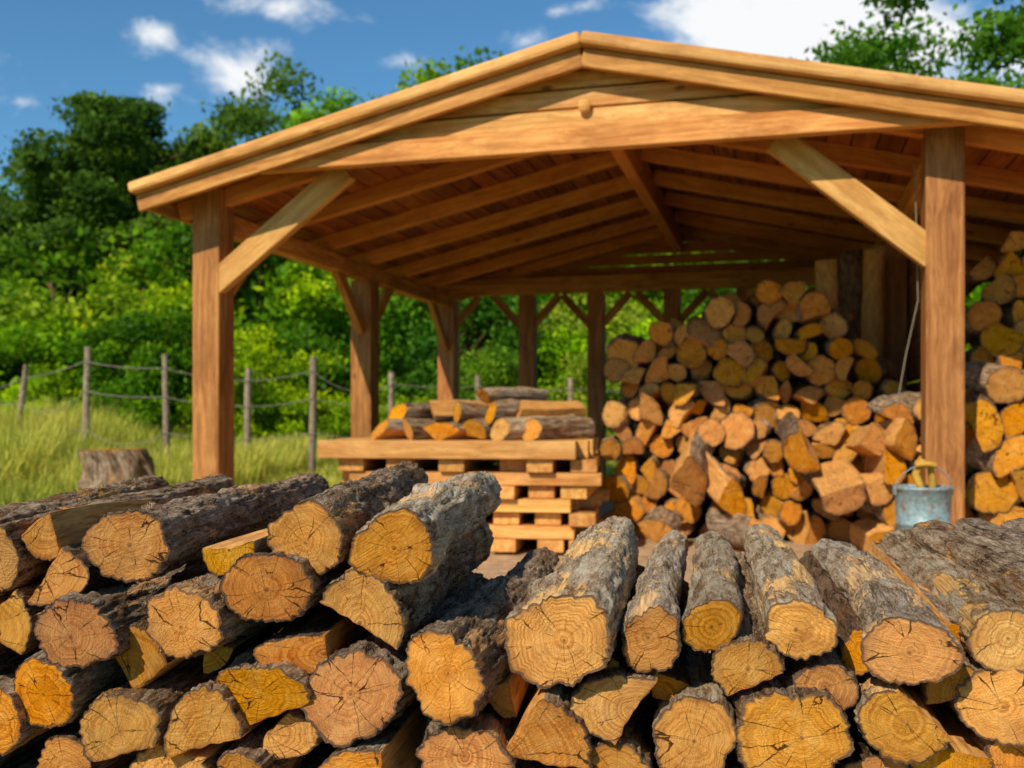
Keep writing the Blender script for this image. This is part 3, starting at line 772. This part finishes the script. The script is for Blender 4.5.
# ground
M_G,nb,bs=newmat('ground_soil_grass')
g=nb.n('ShaderNodeNewGeometry').outputs['Position']
n1=nb.noise(g,.35,5,.6); n2=nb.noise(g,9,5,.7); n4=nb.noise(g,60,4,.7)
gc=nb.ramp(n2,[(.3,(.07,.09,.015)),(.55,(.18,.22,.03)),(.8,(.34,.32,.07))])
dc=nb.ramp(nb.m('ADD',nb.m('MULTIPLY',n2,.5),nb.m('MULTIPLY',n4,.5)),[(.35,(.18,.10,.045)),(.5,(.44,.27,.14)),(.65,(.66,.43,.21))])
dd=nb.vm('LENGTH',nb.vm('MULTIPLY',nb.vm('SUBTRACT',g,(1.3,6.5,0)),(.25,.15,0)),out=1)
msk=nb.mr(nb.m('ADD',dd,nb.m('MULTIPLY',nb.m('SUBTRACT',n1,.5),.5)),.85,1.05)
nb.put(bs.inputs['Base Color'],nb.mix(msk,dc,gc)); bs.inputs['Roughness'].default_value=.95
nb.put(bs.inputs['Normal'],nb.bump(n2,.8,.03))
me=bpy.data.meshes.new('ground'); me.from_pydata([(-400,-100,0),(400,-100,0),(400,600,0),(-400,600,0)],[],[(0,1,2,3)])
link('ground',me,None,M_G)

# ---------------------------------------------------------------- light, sky
sun_az=math.radians(212); el=math.radians(39)
sd_=Vector((math.sin(sun_az)*math.cos(el),math.cos(sun_az)*math.cos(el),math.sin(el)))
L=bpy.data.lights.new('sun','SUN'); L.energy=5.0; L.angle=math.radians(.5); L.color=(1,.92,.77)
lo=bpy.data.objects.new('sun',L); COL.objects.link(lo); lo.rotation_euler=(-sd_).to_track_quat('-Z','Y').to_euler(); lo.location=(-5,-8,9)
wd=bpy.data.worlds.new('World'); sc.world=wd; wd.use_nodes=True; nt=wd.node_tree
for q in list(nt.nodes): nt.nodes.remove(q)
nb=NB(nt)
sky=nb.n('ShaderNodeTexSky',sky_type='NISHITA'); sky.sun_disc=False; sky.sun_elevation=el; sky.sun_rotation=sun_az
sky.air_density=1.0; sky.dust_density=.2; sky.ozone_density=2.0
bg=nb.n('ShaderNodeBackground'); bg.inputs[1].default_value=.102
nb.put(bg.inputs[0],nb.mix(1.0,sky.outputs[0],(.62,1.06,1.24),'MULTIPLY'))
dirv=nb.n('ShaderNodeTexCoord').outputs['Generated']
def cd(x,y): return Vector(((x-512)/F,1,(417-y)/F)).normalized()
tot=None
for (x,y,rx,ry,st) in((790,35,165,75,1.4),(905,55,95,62,1.35),(720,30,75,42,1.1),(240,78,55,34,.62),(155,36,26,16,.55),(275,8,70,14,.50),(335,106,24,14,.6),(170,92,40,14,.40),(405,62,34,10,.45),(590,4,40,10,.4),(20,100,30,10,.4),(1150,60,140,60,1),(-200,60,160,40,.8),(525,42,30,10,.35)):
    c_=cd(x,y); v=nb.vm('SUBTRACT',dirv,tuple(c_)); v=nb.vm('MULTIPLY',v,(F/rx*1.05,F/rx*.6,F/ry*1.05))
    m_=nb.m('MULTIPLY',nb.m('SUBTRACT',1.0,nb.vm('LENGTH',v,out=1)),st)
    m_=nb.m('MAXIMUM',m_,-1.0)
    tot=m_ if tot is None else nb.m('MAXIMUM',tot,m_)
nv=nb.vm('MULTIPLY',dirv,(1,1,1.6))
nn=nb.noise(nv,14,7,.62,.3)
val=nb.m('ADD',tot,nb.m('MULTIPLY',nb.m('SUBTRACT',nn,.5),2.2))
cm=nb.mr(val,.0,.8,0,.97,True)
sh=nb.noise(nb.vm('ADD',nv,(0,0,.012)),20,5,.6)
cc=nb.ramp(nb.m('ADD',nb.m('MULTIPLY',sh,.7),nb.m('MULTIPLY',val,.3)),[(.3,(.68,.78,.88)),(.55,(.97,.98,.99))])
bg2=nb.n('ShaderNodeBackground'); nb.put(bg2.inputs[0],cc); bg2.inputs[1].default_value=1.0
mx=nb.n('ShaderNodeMixShader'); nb.put(mx.inputs[0],cm); nb.links.new(bg.outputs[0],mx.inputs[1]); nb.links.new(bg2.outputs[0],mx.inputs[2])
wo=nb.n('ShaderNodeOutputWorld'); nb.links.new(mx.outputs[0],wo.inputs[0])

# ---------------------------------------------------------------- camera
cam=bpy.data.cameras.new('camera'); co_=bpy.data.objects.new('camera',cam); COL.objects.link(co_)
co_.location=(0,0,E); co_.rotation_euler=(math.radians(90),0,0)
cam.sensor_width=36; cam.lens=F/1024*36; cam.shift_y=33/1024; cam.clip_end=2000; cam.clip_start=.05
cam.dof.use_dof=True; cam.dof.focus_distance=1.68; cam.dof.aperture_fstop=4.8
sc.camera=co_
sc.view_settings.view_transform='Standard'; sc.view_settings.look='None'; sc.view_settings.exposure=0
